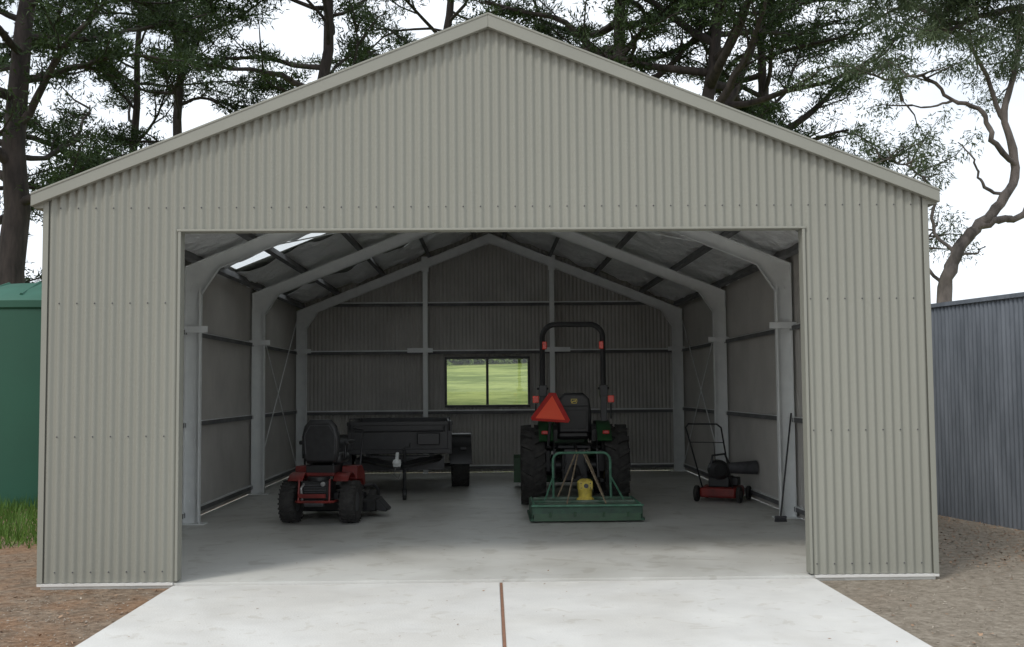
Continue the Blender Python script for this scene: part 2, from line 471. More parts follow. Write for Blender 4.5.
for zz in (0.16, 1.27, 2.42):
    for sgn in (-1, 1):
        m2 = MB()
        m2.box((sgn * (HW - 0.04), L / 2, zz), (0.07, L - 0.2, 0.008))
        m2.box((sgn * (HW - 0.07), L / 2, zz - 0.035), (0.008, L - 0.2, 0.055), mat=1)  # web in the dark steel: its shade is painted in
        m2.build('girt', ['galv', 'purlin'], shed)
for zz in (0.16, 1.24, 2.42, 3.37):
    m2 = MB()
    w = min(HW - 0.2, (ZA - 0.2 - zz) / TS)
    m2.box((0, L - 0.06, zz), (2 * w, 0.07, 0.022))
    m2.box((0, L - 0.075, zz - 0.045), (2 * w, 0.03, 0.055), mat=1)  # same steel as the flange, shade of the web put into colour
    m2.build('girt', ['galv', 'purlin'], shed)
for xx in (-1.27, 1.22):
    m2 = MB()
    zt_ = ztop(xx) - 0.2
    m2.box((xx, L - 0.17, (zt_ + FZ) / 2), (0.09, 0.14, zt_ - FZ))
    m2.box((xx + (0.1 if xx > 0 else -0.1), L - 0.25, 2.42), (0.5, 0.015, 0.09))
    m2.box((xx, L - 0.25, zt_ - 0.05), (0.14, 0.012, 0.3))
    m2.build('wind_column', ['galv'], shed)
for sgn in (1, -1):
    for (a, b) in (((8.0, 0.2), (11.6, 3.0)), ((8.0, 3.0), (11.6, 0.2))):
        m2 = MB(); m2.tube([(sgn * (HW - 0.1), a[0], a[1]), (sgn * (HW - 0.1), b[0], b[1])], 0.010, 6)
        m2.build('cross_brace', ['galv'], shed)
for sgn in (1, -1):
    m2 = MB(); m2.tube([(sgn * 3.4, 4.2, ZA - TS * 3.4 - 0.16), (sgn * 0.3, 7.8, ZA - TS * .3 - 0.16)], 0.010, 6)
    m2.build('cross_brace', ['galv'], shed)

wf = MB()
y0 = L - 0.02
for (cx, cz, sx, sz) in (((WX0 + WX1) / 2, WZ0 + 0.02, WX1 - WX0, 0.045), ((WX0 + WX1) / 2, WZ1 - 0.02, WX1 - WX0, 0.045)):
    wf.box((cx, y0, cz), (sx, 0.09, sz))
for cx in (WX0 + 0.02, WX1 - 0.02): wf.box((cx, y0, (WZ0 + WZ1) / 2), (0.045, 0.085, WZ1 - WZ0 - 0.09))
wf.box(((WX0 + WX1) / 2, y0, (WZ0 + WZ1) / 2), (0.05, 0.06, WZ1 - WZ0 - 0.09))
win = wf.build('window', ['dgrey'], shed)
xm_ = (WX0 + WX1) / 2
for (xa, xb) in ((WX0 + 0.043, xm_ - 0.025), (xm_ + 0.025, WX1 - 0.043)):
    gm = MB(); gm.box(((xa + xb) / 2, y0 + 0.01, (WZ0 + WZ1) / 2), (xb - xa, 0.003, WZ1 - WZ0 - 0.09))
    gm.build('glass_pane', ['glass'], win)

# ------------------------------------------------------------ slabs
m2 = MB(); m2.box((0, L / 2, FZ - 0.1), (2 * HW - 0.01, L - 0.0, 0.2))
m2.build('shed_floor', ['floor'], kind='structure')
m2 = MB()
AX0, AX1, JX = -2.72, 2.79, 0.08
m2.box(((AX0 + JX - 0.012) / 2, -7.03, -0.07), (JX - 0.012 - AX0, 14, 0.14))
m2.box(((AX1 + JX + 0.012) / 2, -7.03, -0.07), (AX1 - JX - 0.012, 14, 0.14))
m2.build('concrete_driveway', ['apron'], bevel=0.006, kind='structure')
m2 = MB(); m2.box((JX, -7.03, -0.075), (0.022, 14, 0.14))
m2.build('driveway_joint', ['joint'], kind='structure')

# ------------------------------------------------------------ ground
GZ = -0.025
def gh(x, y):
    z = GZ
    if y > 16: z += (y - 16) * 0.058 + 0.15 * math.sin(x * 0.12) * min(1, (y - 16) / 30)
    return z
gx = [-900, -500, -300, -200, -140, -100, -70, -50, -36, -26, -18, -12, -8, -4, 0, 4, 8, 12, 18, 26, 36, 50, 70, 100, 140, 200, 300, 500, 900]
gy = [-700, -300, -150, -70, -40, -20, -12, -6, 0, 6, 12, 16, 20, 25, 30, 36, 44, 54, 66, 80, 100, 130, 180, 260, 400, 700]
mb = MB()
mb.add([(x, y, gh(x, min(y, 110))) for y in gy for x in gx],
       [(j * len(gx) + i, j * len(gx) + i + 1, (j + 1) * len(gx) + i + 1, (j + 1) * len(gx) + i) for j in range(len(gy) - 1) for i in range(len(gx) - 1)])
gm_ = bpy.data.materials.new('dirt_and_grass'); gm_.use_nodes = True
nt = gm_.node_tree; b = nt.nodes['Principled BSDF']; b.inputs['Roughness'].default_value = 0.95
b.inputs['Specular IOR Level'].default_value = 0.15
geo = nt.nodes.new('ShaderNodeNewGeometry')
def noise(sc, det=6, ro=0.6):
    n = nt.nodes.new('ShaderNodeTexNoise'); n.inputs['Scale'].default_value = sc; n.inputs['Detail'].default_value = det
    n.inputs['Roughness'].default_value = ro
    nt.links.new(geo.outputs['Position'], n.inputs['Vector']); return n
def ramp(src, c0, c1, p0=0.35, p1=0.65):
    r = nt.nodes.new('ShaderNodeValToRGB'); r.color_ramp.elements[0].position = p0; r.color_ramp.elements[1].position = p1
    r.color_ramp.elements[0].color = (*c0, 1); r.color_ramp.elements[1].color = (*c1, 1)
    nt.links.new(src, r.inputs['Fac']); return r
def mixc(fac, a, bb):
    m = nt.nodes.new('ShaderNodeMix'); m.data_type = 'RGBA'
    nt.links.new(fac, m.inputs[0]); nt.links.new(a, m.inputs[6]); nt.links.new(bb, m.inputs[7]); return m
sep = nt.nodes.new('ShaderNodeSeparateXYZ'); nt.links.new(geo.outputs['Position'], sep.inputs[0])
nf = noise(14, 10, 0.75); nb = noise(0.6, 5); nv = noise(70, 6, 0.8); nq = noise(1.7, 6)
brown0 = ramp(nf.outputs['Fac'], (0.14, 0.10, 0.07), (0.36, 0.28, 0.205))
brown1 = ramp(nf.outputs['Fac'], (0.17, 0.10, 0.06), (0.38, 0.25, 0.16))
qf = ramp(nq.outputs['Fac'], (0, 0, 0), (1, 1, 1), 0.42, 0.6)
brown = mixc(qf.outputs[0], brown0.outputs[0], brown1.outputs[0])
tan = ramp(nf.outputs['Fac'], (0.20, 0.17, 0.13), (0.40, 0.35, 0.285))
def mr(src, a, b_, c=0, d=1):
    m = nt.nodes.new('ShaderNodeMapRange'); m.inputs[1].default_value = a; m.inputs[2].default_value = b_
    m.inputs[3].default_value = c; m.inputs[4].default_value = d
    nt.links.new(src, m.inputs[0]); return m
wx = nt.nodes.new('ShaderNodeMath'); wx.operation = 'MULTIPLY_ADD'
nt.links.new(nb.outputs['Fac'], wx.inputs[0]); wx.inputs[1].default_value = 6; nt.links.new(sep.outputs['X'], wx.inputs[2])
fx = mr(wx.outputs[0], 1, 6)
dirt = mixc(fx.outputs[0], brown.outputs[2], tan.outputs[0])
ng = noise(0.25, 6, 0.7)
grass = ramp(ng.outputs['Fac'], (0.14, 0.19, 0.045), (0.34, 0.39, 0.12), 0.4, 0.6)
wy = nt.nodes.new('ShaderNodeMath'); wy.operation = 'MULTIPLY_ADD'
nt.links.new(nb.outputs['Fac'], wy.inputs[0]); wy.inputs[1].default_value = 5; nt.links.new(sep.outputs['Y'], wy.inputs[2])
fy_ = mr(wy.outputs[0], 14, 17)
allc = mixc(fy_.outputs[0], dirt.outputs[2], grass.outputs[0])
nt.links.new(allc.outputs[2], b.inputs['Base Color'])
bp = nt.nodes.new('ShaderNodeBump'); bp.inputs['Strength'].default_value = 0.7; bp.inputs['Distance'].default_value = 0.03
nt.links.new(nv.outputs['Fac'], bp.inputs['Height']); nt.links.new(bp.outputs[0], b.inputs['Normal'])
M['ground'] = gm_
mb.build('ground', ['ground'], recalc=False, smooth=60, kind='structure')

rng = np.random.default_rng(3)
def flat_bits(n, xr, yr, size, z=GZ + 0.004, tilt=0.25):
    x = rng.uniform(*xr, n); y = rng.uniform(*yr, n)
    a = rng.uniform(0, 2 * np.pi, n); ln = rng.uniform(0.4, 1, n) * size; w = ln * rng.uniform(0.15, 0.6, n)
    d = np.stack([np.cos(a), np.sin(a), rng.normal(0, tilt, n)], 1) * ln[:, None]
    s = np.stack([-np.sin(a), np.cos(a), rng.normal(0, tilt, n)], 1) * w[:, None]
    p = np.stack([x, y, np.full(n, z) + rng.uniform(0, 0.010, n)], 1)
    return np.stack([p - d / 2, p + s / 2, p + d / 2, p - s / 2], 1)
V = np.concatenate([flat_bits(9000, (-11, -2.76), (-5, 9), 0.05), flat_bits(6000, (4.2, 8), (0.5, 6), 0.05), flat_bits(500, (2.85, 8), (-5, 0.5), 0.05)])
m_ = ~((V[:, 0, 0] > -4.0) & (V[:, 0, 0] < 4.0) & (V[:, 0, 1] > -0.05))
tris_obj('leaf_litter', V[m_], 'litter', kind='stuff')
V = flat_bits(90, (-2.6, 2.7), (-4, 0), 0.03, z=0.004, tilt=0.1)
V2 = flat_bits(60, (-2.6, 2.7), (0.2, 3.5), 0.035, z=FZ + 0.004, tilt=0.1)
tris_obj('dry_leaves', np.concatenate([V, V2]), 'litter', kind='stuff')
V = flat_bits(14000, (2.83, 8), (-5, 5), 0.03)
m_ = ~((V[:, 0, 0] < 4.0) & (V[:, 0, 1] > -0.05))
V2 = flat_bits(8000, (-8, -2.76), (-5, 0), 0.03)
tris_obj('gravel', np.concatenate([V[m_], V2[V2[:, 0, 1] < -0.05]]), 'stone', kind='stuff')
n = 14000
x = rng.uniform(-9, -4.1, n); y = rng.uniform(2.4, 9, n)
cl = (np.sin(x * 3.1) + np.sin(y * 2.3 + x) + rng.normal(0, 0.8, n) + (y - 3.3) * 1.4) > 0.2
x = x[cl]; y = y[cl]; n = len(x)
hh = rng.uniform(0.06, 0.26, n); a = rng.uniform(0, 6.28, n)
p = np.stack([x, y, np.full(n, GZ)], 1)
s = np.stack([np.cos(a), np.sin(a), np.zeros(n)], 1) * 0.008
tp = p + np.stack([rng.normal(0, 0.06, n), rng.normal(0, 0.06, n), hh], 1)
tris_obj('grass', np.stack([p - s, p + s, tp], 1), 'grass', kind='stuff')

# ------------------------------------------------------------ water tank
tk = thing('water_tank', (-6.9, 8.3, GZ), 'large round green plastic water tank beside the shed', 'water tank')
mb = MB()
mb.lathe([(0, 1.8), (2.90, 1.80), (2.93, 1.83), (3.03, 1.83)], (0, 0, 0), 'z', 96); mb.build('tank_wall', ['tank'], tk, smooth=30)
mb = MB(); mb.lathe([(3.03, 1.80), (3.10, 1.74), (3.22, 1.5), (3.36, 1.05), (3.42, 0.5), (3.43, 0.35), (3.50, 0.35), (3.51, 0.3)], (0, 0, 0), 'z', 64)
for k in range(12):
    a = k * math.pi / 6
    mb.tube([(1.70 * math.cos(a), 1.70 * math.sin(a), 3.12), (1.05 * math.cos(a), 1.05 * math.sin(a), 3.36)], 0.03, 6)
mb.build('tank_lid', ['tankd'], tk, smooth=50)

# ------------------------------------------------------------ corrugated fence
fn = thing('corrugated_fence', (0, 0, 0), 'weathered grey-blue corrugated steel fence wall', 'fence')
A = Vector((7.25, -2.0, 0)); B = Vector((5.2, 7.2, 0)); D = (B - A); LN = D.length; D.normalize(); N = Vector((-D.y, D.x, 0))
def plf(a, o, z): q = A + D * a + N * o; return (q.x, q.y, z)
corr_sheet('fence_sheet', 0, LN, -0.03, lambda x: 2.68, plf, mats=('fence', 'fence'), parent=fn, amp=0.011, thick=False, outward=1)
mb = MB()
c = (A + B) / 2; ang = math.atan2(D.y, D.x)
mb.box((c.x, c.y, 2.69), (LN, 0.07, 0.05), rot=(0, 0, ang))
mb.build('fence_rail', ['fence'], fn)
for t in (0.05, LN / 2, LN - 0.05):
    mb = MB(); q = A + D * t - N * 0.06; mb.box((q.x, q.y, 1.27), (0.06, 0.06, 2.6), rot=(0, 0, ang))
    mb.build('fence_post', ['galv'], fn)

# ------------------------------------------------------------ trees
def leaves(cs, rs, n, ln, w, flat=0.6, up=0.2, seed=0, jitter=0.7):
    r = np.random.default_rng(seed)
    cs = np.repeat(np.array(cs), n, 0); rs = np.repeat(np.array(rs), n)
    N_ = len(cs)
    d = r.normal(size=(N_, 3)); d /= np.linalg.norm(d, axis=1)[:, None]
    rad = r.uniform(0.0, 1, N_) ** 0.5
    off = d * (rad * rs)[:, None]; off[:, 2] *= flat
    p = cs + off
    dr = d * 0.6 + r.normal(size=(N_, 3)) * jitter; dr[:, 2] += up
    dr /= np.linalg.norm(dr, axis=1)[:, None]
    sd = np.cross(dr, r.normal(size=(N_, 3))); sd /= np.linalg.norm(sd, axis=1)[:, None]
    l = ln * r.uniform(0.6, 1.3, N_); ww = w * r.uniform(0.6, 1.3, N_)
    return np.stack([p - sd * ww[:, None] / 2, p + sd * ww[:, None] / 2, p + dr * l[:, None]], 1)

def curve(p, d, ln, n, wob, grav, rr):
    pts = [Vector(p)]; d = Vector(d).normalized()
    for i in range(n):
        d = (d + Vector((rr.uniform(-wob, wob), rr.uniform(-wob, wob), rr.uniform(-wob, wob) + grav))).normalized()
        pts.append(pts[-1] + d * (ln / n))
    return pts

def conifer(loc, h, r, lean=(0, 0), start=5, spread=5, nl=26, seed=1, label='', dens=62, cr=0.52, limbk=0.42, gap=0.3):
    rr = random.Random(seed)
    t = thing('pine_tree', loc, label, 'tree')
    mb = MB(); cs = []; rs = []
    npt = 10
    tp = [Vector((lean[0] * (i / npt) ** 1.3 + rr.uniform(-.12, .12) * (i > 0), lean[1] * (i / npt) ** 1.3 + rr.uniform(-.12, .12) * (i > 0), h * i / npt)) for i in range(npt + 1)]
    tr = [r * (1 - 0.75 * (i / npt)) * (1.25 if i == 0 else 1) for i in range(npt + 1)]
    mb.tube(tp, tr, 12)
    def at(z):
        k = min(npt - 1, max(0, int(z / h * npt))); f = z / h * npt - k
        return tp[k].lerp(tp[k + 1], f), tr[k] * (1 - f) + tr[k + 1] * f
    for i in range(nl):
        z = start + (h - start) * (i + rr.random() * 0.8) / nl
        fr = (z - start) / (h - start)
        ln = spread * (0.55 + 0.75 * math.sin(math.pi * min(1, 0.2 + fr * 0.8))) * rr.uniform(0.55, 1.15)
        az = i * 2.4 + rr.uniform(-.6, .6)
        p, rad = at(z)
        lp = curve(p, (math.cos(az), math.sin(az), rr.uniform(-0.1, 0.7)), ln, 9, 0.28, 0.03, rr)
        r0 = max(0.05, rad * limbk * rr.uniform(0.7, 1.4))
        mb.tube(lp, [r0 * (1 - 0.75 * k / 9) for k in range(10)], 6, cap=False)
        for k in range(3, 10):
            for s_ in range(2):
                if rr.random() < gap: continue
                base = lp[k].lerp(lp[k - 1], rr.random())
                dd = (lp[k] - lp[k - 1]).normalized()
                sd = dd.cross(Vector((0, 0, 1))) * rr.choice((-1, 1)) * rr.uniform(0.3, 1.2)
                sp = curve(base, dd * 0.8 + sd + Vector((0, 0, rr.uniform(-.4, .5))), rr.uniform(0.6, 2.0), 3, 0.3, 0.0, rr)
                mb.tube(sp, [0.034, 0.028, 0.02, 0.01], 4, cap=False)
                for q in sp[1:]:
                    if rr.random() < 0.85:
                        cs.append((q.x, q.y, q.z)); rs.append(cr * rr.uniform(0.45, 1.3))
    mb.build('trunk', ['bark'], t, recalc=False, smooth=60)
    V = leaves(cs, rs, dens, 0.20, 0.048, 0.5, 0.25, seed)
    tris_obj('crown', V, 'pine', t)
    return t

pl_ = 'tall dark pine tree standing behind the shed'
conifer((-12.4, 18.6, 0), 16, 0.46, (0.4, 0), 6.4, 4.4, 24, 11, 'thick-trunked dark pine tree behind the water tank', gap=0.35)
conifer((-16.0, 24, 0), 19, 0.40, (0.4, 0), 3.5, 4.8, 28, 12, pl_, gap=0.25)
conifer((-12.8, 29, 0), 17, 0.26, (0.4, 0), 7.0, 3.4, 15, 19, pl_, gap=0.45)
conifer((-10.3, 26.6, 0), 18, 0.27, (-0.2, 0), 9.4, 3.0, 17, 13, 'slender pine tree with bare lower trunk behind the shed', gap=0.38)
conifer((-6.0, 25, 0), 18, 0.36, (1.2, 0), 10.4, 3.8, 19, 14, 'slightly leaning dark pine tree behind the shed', gap=0.38)
conifer((-2.6, 29, 0), 19, 0.34, (1.5, 0), 13.0, 5.0, 16, 15, pl_, gap=0.45)
conifer((3.2, 24, 0), 17.5, 0.42, (1.4, 0), 10.6, 4.8, 24, 16, pl_, limbk=0.65, gap=0.38)
conifer((5.2, 22.5, 0), 16, 0.38, (2.4, 0), 8.6, 4.8, 27, 17, 'leaning dark pine tree with spreading limbs behind the shed', limbk=0.65, gap=0.35)
conifer((9.0, 27, 0), 17, 0.34, (0.6, 0), 8.4, 4.4, 26, 18, pl_, limbk=0.55)

def gum(loc, trunks, seed, label, dens=60, keep=0.75):
    rr = random.Random(seed)
    t = thing('gum_tree', loc, label, 'tree')
    mb = MB(); cs = []; rs = []
    for pts, ra, rb, leafy in trunks:
        pts = [Vector(p) for p in pts]
        sm = []
        for i in range(len(pts) - 1):
            p0 = pts[max(0, i - 1)]; p1 = pts[i]; p2 = pts[i + 1]; p3 = pts[min(len(pts) - 1, i + 2)]
            for k in range(5):
                u = k / 5
                sm.append(0.5 * ((2 * p1) + (p2 - p0) * u + (2 * p0 - 5 * p1 + 4 * p2 - p3) * u * u + (3 * p1 - p0 - 3 * p2 + p3) * u ** 3))
        sm.append(pts[-1])
        sm = [sm[0]] + [q + Vector((rr.uniform(-.05, .05), rr.uniform(-.05, .05), rr.uniform(-.04, .04))) for q in sm[1:]]
        n = len(sm)
        mb.tube(sm, [(ra + (rb - ra) * i / (n - 1)) * rr.uniform(0.9, 1.1) for i in range(n)], 9, cap=True)
        for i in range(int(n * leafy[0]), n):
            for _ in range(leafy[1]):
                sp = curve(sm[i], (rr.uniform(-1, 1), rr.uniform(-1, 1), rr.uniform(-.3, .7)), rr.uniform(0.5, 1.7), 5, 0.35, -0.04, rr)
                mb.tube(sp, [0.028, 0.022, 0.017, 0.012, 0.009, 0.005], 4, cap=False)
                for q in sp[2:]:
                    if rr.random() < keep:
                        cs.append((q.x, q.y, q.z - 0.05)); rs.append(rr.uniform(0.2, 0.42))
    mb.build('trunk', ['gbark'], t, recalc=False, smooth=60)
    V = leaves(cs, rs, dens, 0.13, 0.032, 0.9, -0.5, seed, 0.5)
    tris_obj('crown', V, 'gum', t)

gum((11.2, 16.6, 0), [
    ([(-0.1, 0, 0), (-0.15, 0, 2), (-0.1, 0, 4), (0.15, 0, 4.8), (0.75, 0.1, 5.5), (1.40, 0.1, 6.1), (1.85, 0.2, 7.0), (1.65, 0.3, 8.2), (1.95, 0.3, 9.4), (2.2, 0.3, 11)], 0.20, 0.06, (0.85, 2)),
    ([(0.75, 0.1, 5.5), (1.3, 0, 5.7), (1.8, 0, 5.75), (2.3, -0.1, 6.3), (3.0, -0.3, 6.6)], 0.11, 0.05, (0.95, 1)),
    ([(1.85, 0.2, 7.0), (1.2, 0, 7.7), (1.0, 0.1, 8.4), (0.3, 0.2, 8.7), (-0.5, 0.1, 9.3), (-1.4, 0, 9.2), (-2.4, 0, 9.6)], 0.075, 0.02, (0.6, 1)),
    ([(0.3, 0.2, 8.7), (-0.4, 0.1, 8.5), (-1.0, 0.2, 8.7)], 0.035, 0.012, (0.7, 1)),
    ([(1.5, 0.15, 6.3), (0.9, 0.1, 6.6), (0.8, 0.1, 7.1), (0.4, 0.1, 7.6)], 0.05, 0.012, (1.0, 0)),
    ([(0.15, 0, 4.8), (-0.25, 0.2, 5.6), (-0.25, 0.2, 6.5), (-0.9, 0.3, 7.1), (-1.5, 0.3, 7.3)], 0.05, 0.015, (0.6, 2)),
    ([(-0.1, 0, 4.0), (-0.5, 0.2, 4.6), (-0.45, 0.3, 5.2), (-0.2, 0.3, 5.5)], 0.05, 0.018, (0.5, 1)),
    ([(0.25, 0, 4.9), (0.7, 0.2, 4.85), (1.0, 0.2, 5.1)], 0.045, 0.012, (1.0, 0)),
    ([(1.65, 0.3, 8.2), (1.1, 0.2, 9.6), (0.2, 0, 10.6), (-0.8, 0, 11.0)], 0.06, 0.03, (0.4, 3)),
], 31, 'crooked gum tree with bare twisting limbs behind the fence')
gum((13.2, 12.5, 0), [
    ([(0, 0, 0), (0.2, 0, 4), (0, 0, 7), (-0.6, 0, 9.5), (-1.0, 0, 12)], 0.3, 0.1, (0.7, 3)),
    ([(0, 0, 7), (-1.2, 0, 9), (-2.4, 0.2, 10.2), (-3.8, 0.2, 10.4), (-5.0, 0, 10.1)], 0.12, 0.03, (0.4, 4)),
    ([(-0.4, 0, 9), (-1.4, 1, 9.9), (-2.6, 0.8, 9.6), (-3.4, 0.6, 9.2)], 0.10, 0.03, (0.45, 3)),
    ([(-0.6, 0, 9.5), (-1.8, -0.3, 10.8), (-3.0, -0.4, 11.2), (-4.4, -0.2, 11.5)], 0.10, 0.03, (0.3, 4)),
], 32, 'grey-green gum tree with drooping leaves beside the fence', dens=70)

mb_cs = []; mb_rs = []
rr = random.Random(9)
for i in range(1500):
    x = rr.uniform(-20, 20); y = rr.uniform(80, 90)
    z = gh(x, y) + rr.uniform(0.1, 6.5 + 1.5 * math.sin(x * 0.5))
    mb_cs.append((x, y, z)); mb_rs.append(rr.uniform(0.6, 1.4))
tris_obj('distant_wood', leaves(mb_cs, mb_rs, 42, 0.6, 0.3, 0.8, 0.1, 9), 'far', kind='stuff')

# ------------------------------------------------------------ wheels
def tyre(mb, c, R, w, rim, lugs=0, lugh=0.03, mat=0, n=40):
    hw = w / 2; s = (R - rim)
    prof = [(-hw * 0.75, rim), (-hw * 0.98, rim + s * 0.35), (-hw, rim + s * 0.65), (-hw * 0.88, R - s * 0.1), (-hw * 0.6, R), (0, R * 1.005), (hw * 0.6, R), (hw * 0.88, R - s * 0.1), (hw, rim + s * 0.65), (hw * 0.98, rim + s * 0.35), (hw * 0.75, rim), (0, rim * 0.97)]
    mb.lathe(prof, c, 'x', n, mat, closed=True)
    c = Vector(c)
    for k in range(lugs):
        for sd in (-1, 1):
            a = 2 * math.pi * (k + (0.5 if sd > 0 else 0)) / lugs
            Rm = Matrix.Rotation(a, 3, 'X')
            vs = []
            th = 2 * math.pi * R / lugs * 0.26
            sl = th * 1.6
            for (xx, yo) in ((0.02 * sd, 0), (sd * hw * 0.98, sl)):
                rr0 = R - 0.01 if abs(xx) < hw * .5 else R - s * 0.25
                rr1 = R + lugh if abs(xx) < hw * .5 else R + lugh * 0.6
                for (yy, rz) in ((yo - th / 2, rr0), (yo + th / 2, rr0), (yo + th / 2, rr1), (yo - th / 2, rr1)):
                    vs.append(c + Rm @ Vector((xx, yy, rz)))
            mb.add(vs, [(0, 1, 2, 3), (7, 6, 5, 4), (0, 4, 5, 1), (1, 5, 6, 2), (2, 6, 7, 3), (3, 7, 4, 0)], mat)

def wheel(parent, c, R, w, rim, rimmat, lugs=0, lugh=0.03):
    mb = MB(); tyre(mb, (0, 0, 0), R, w, rim, lugs, lugh)
    mb2 = MB()
    mb2.lathe([(-w * 0.38, rim * 0.995), (-w * 0.36, rim * 0.9), (-w * 0.1, rim * 0.82), (-w * 0.05, rim * 0.3), (w * 0.05, rim * 0.3), (w * 0.1, rim * 0.82), (w * 0.36, rim * 0.9), (w * 0.38, rim * 0.995)], (0, 0, 0), 'x', 28)
    mb2.lathe([(-w * 0.3, rim * 0.22), (w * 0.3, rim * 0.22)], (0, 0, 0), 'x', 14)
    for k in range(5):
        a = k * 2 * math.pi / 5
        mb2.cyl((-w * 0.12, rim * .5 * math.cos(a), rim * .5 * math.sin(a)), (w * 0.12, rim * .5 * math.cos(a), rim * .5 * math.sin(a)), rim * 0.06, 6)
    e = mb.build('wheel', ['rubber'], parent, loc=c, smooth=40)
    mb2.build('rim', [rimmat], e, smooth=35)
    return e

# ------------------------------------------------------------ tractor (faces +y)
T = thing('tractor', (1.17, 5.95, FZ), 'green compact tractor with roll bar and black seat parked on concrete', 'tractor', rot=math.radians(-1))
for sx in (-1, 1):
    wheel(T, (sx * 0.575, 0, 0.56), 0.52, 0.35, 0.27, 'yellow', 17, 0.045)
    wheel(T, (sx * 0.50, 1.55, 0.33), 0.31, 0.2, 0.16, 'yellow', 18, 0.022)
mb = MB()
mb.box((0, 0.05, 0.55), (0.36, 0.55, 0.42))
mb.cyl((-0.42, 0, 0.55), (0.42, 0, 0.55), 0.10, 16)
mb.box((0, 0.9, 0.55), (0.30, 1.5, 0.30))
mb.cyl((-0.42, 1.55, 0.33), (0.42, 1.55, 0.33), 0.05, 10)
mb.box((0, 1.55, 0.42), (0.14, 0.2, 0.2))
mb.build('chassis', ['black'], T, bevel=0.012)
mb = MB()
mb.box((0, 0.45, 0.80), (0.80, 0.75, 0.05))
mb.box((-0.5, 0.55, 0.5), (0.22, 0.32, 0.03)); mb.box((0.5, 0.55, 0.5), (0.22, 0.32, 0.03))
mb.build('operator_platform', ['black'], T, bevel=0.01)
for sx in (-1, 1):
    mb = MB()
    outer = []; inner = []
    for k in range(13):
        a = math.radians(10 + k * 11.2)
        outer.append((0.62 * math.cos(a), 0.56 + 0.62 * math.sin(a)))
        inner.append((0.60 * math.cos(a), 0.56 + 0.595 * math.sin(a)))
    x0, x1 = (0.30, 0.50) if sx > 0 else (-0.50, -0.30)
    mb.ext(outer + inner[::-1], 'x', x0, x1)
    mb.ext(outer + [(-0.42, 0.80), (0.5, 0.75)], 'x', 0.295 * sx, 0.31 * sx, 1)
    mb.ext([(0.3, 1.12), (-0.25, 1.12), (-0.32, 1.06), (-0.30, 0.9), (0.3, 0.9)], 'x', (0.24 if sx > 0 else -0.30), (0.30 if sx > 0 else -0.24), 1)
    fd = mb.build('fender', ['green', 'black'], T, smooth=40)
    mb = MB(); mb.box((sx * 0.42, -0.49, 1.03), (0.09, 0.04, 0.05)); mb.build('tail_light', ['trib'], T, bevel=0.01)
    mb = MB(); mb.cyl((sx * 0.53, -0.08, 1.20), (sx * 0.53, -0.08, 1.42), 0.012, 8, 1); mb.box((sx * 0.53, -0.10, 1.48), (0.09, 0.06, 0.10)); mb.build('indicator', ['lamp', 'black'], T, bevel=0.008)
mb = MB()
mb.ext([(0.85, 0.7), (2.1, 0.62), (2.18, 0.75), (2.12, 1.05), (1.7, 1.18), (0.95, 1.24), (0.85, 1.2)], 'x', -0.27, 0.27)
mb.build('hood', ['green'], T, bevel=0.05)
mb = MB(); mb.box((0, 2.17, 0.85), (0.4, 0.04, 0.3)); mb.box((0, 2.05, 0.5), (0.5, 0.25, 0.16)); mb.build('grille', ['black'], T, bevel=0.01)
mb = MB(); mb.box((0, 0.78, 1.18), (0.46, 0.12, 0.32)); mb.cyl((0, 0.75, 1.2), (0, 0.58, 1.36), 0.03, 10)
mb.build('dashboard', ['black'], T, bevel=0.02)
mb = MB()
pts = []
for k in range(25):
    a = k * 2 * math.pi / 24
    pts.append(Vector((0.19 * math.cos(a), 0.19 * math.sin(a) * 0.85, 0.19 * math.sin(a) * 0.5)) + Vector((0, 0.56, 1.37)))
mb.tube(pts, 0.014, 8)
for k in (0, 8, 16): mb.tube([pts[k], (0, 0.57, 1.36)], 0.01, 6)
mb.build('steering_wheel', ['black'], T)
st = MB()
st.box((0, 0.18, 0.98), (0.48, 0.44, 0.14))
st.build('seat', ['seat'], T, bevel=0.05)
sb_ = MB()
sb_.ext([(-0.235, 1.02), (0.235, 1.02), (0.245, 1.30), (0.215, 1.50), (0.13, 1.58), (-0.13, 1.58), (-0.215, 1.50), (-0.245, 1.30)], 'y', -0.10, 0.02)
bk = sb_.build('seat_back', ['seat'], T, bevel=0.03, rot=(math.radians(6), 0, 0))
mb = MB(); mb.box((0, -0.107, 1.22), (0.34, 0.016, 0.26)); mb.tube([(-0.2, -0.11, 1.05), (-0.2, -0.115, 1.4), (0.2, -0.115, 1.4), (0.2, -0.11, 1.05)], 0.012, 6); mb.build('seat_frame', ['black'], bk, bevel=0.004)
em = MB()
def ring(mb, outer, inner, y0, y1, mat=0):
    n = len(outer)
    for k in range(n):
        k2 = (k + 1) % n
        mb.ext([outer[k], outer[k2], inner[k2], inner[k]], 'y', y0, y1, mat)
ES = 0.75
sh = [(-0.055 * ES, 0.045 * ES), (0.055 * ES, 0.045 * ES), (0.06 * ES, 0.0), (0.045 * ES, -0.04 * ES), (-0.045 * ES, -0.04 * ES), (-0.06 * ES, 0.0)]
ring(em, [(x, z + 1.47) for x, z in sh], [(x * 0.82, z * 0.8 + 1.47) for x, z in sh], -0.108, -0.100)
deer = [(-0.045, -0.012), (-0.02, 0.008), (0.012, 0.012), (0.03, 0.028), (0.042, 0.02), (0.03, 0.008), (0.038, -0.015), (0.03, -0.018), (0.018, -0.004), (-0.012, -0.008), (-0.03, -0.026), (-0.04, -0.02)]
em.ext([(x * ES, z * ES + 1.47) for x, z in deer], 'y', -0.107, -0.100)
em.build('seat_emblem', ['yellow'], bk)
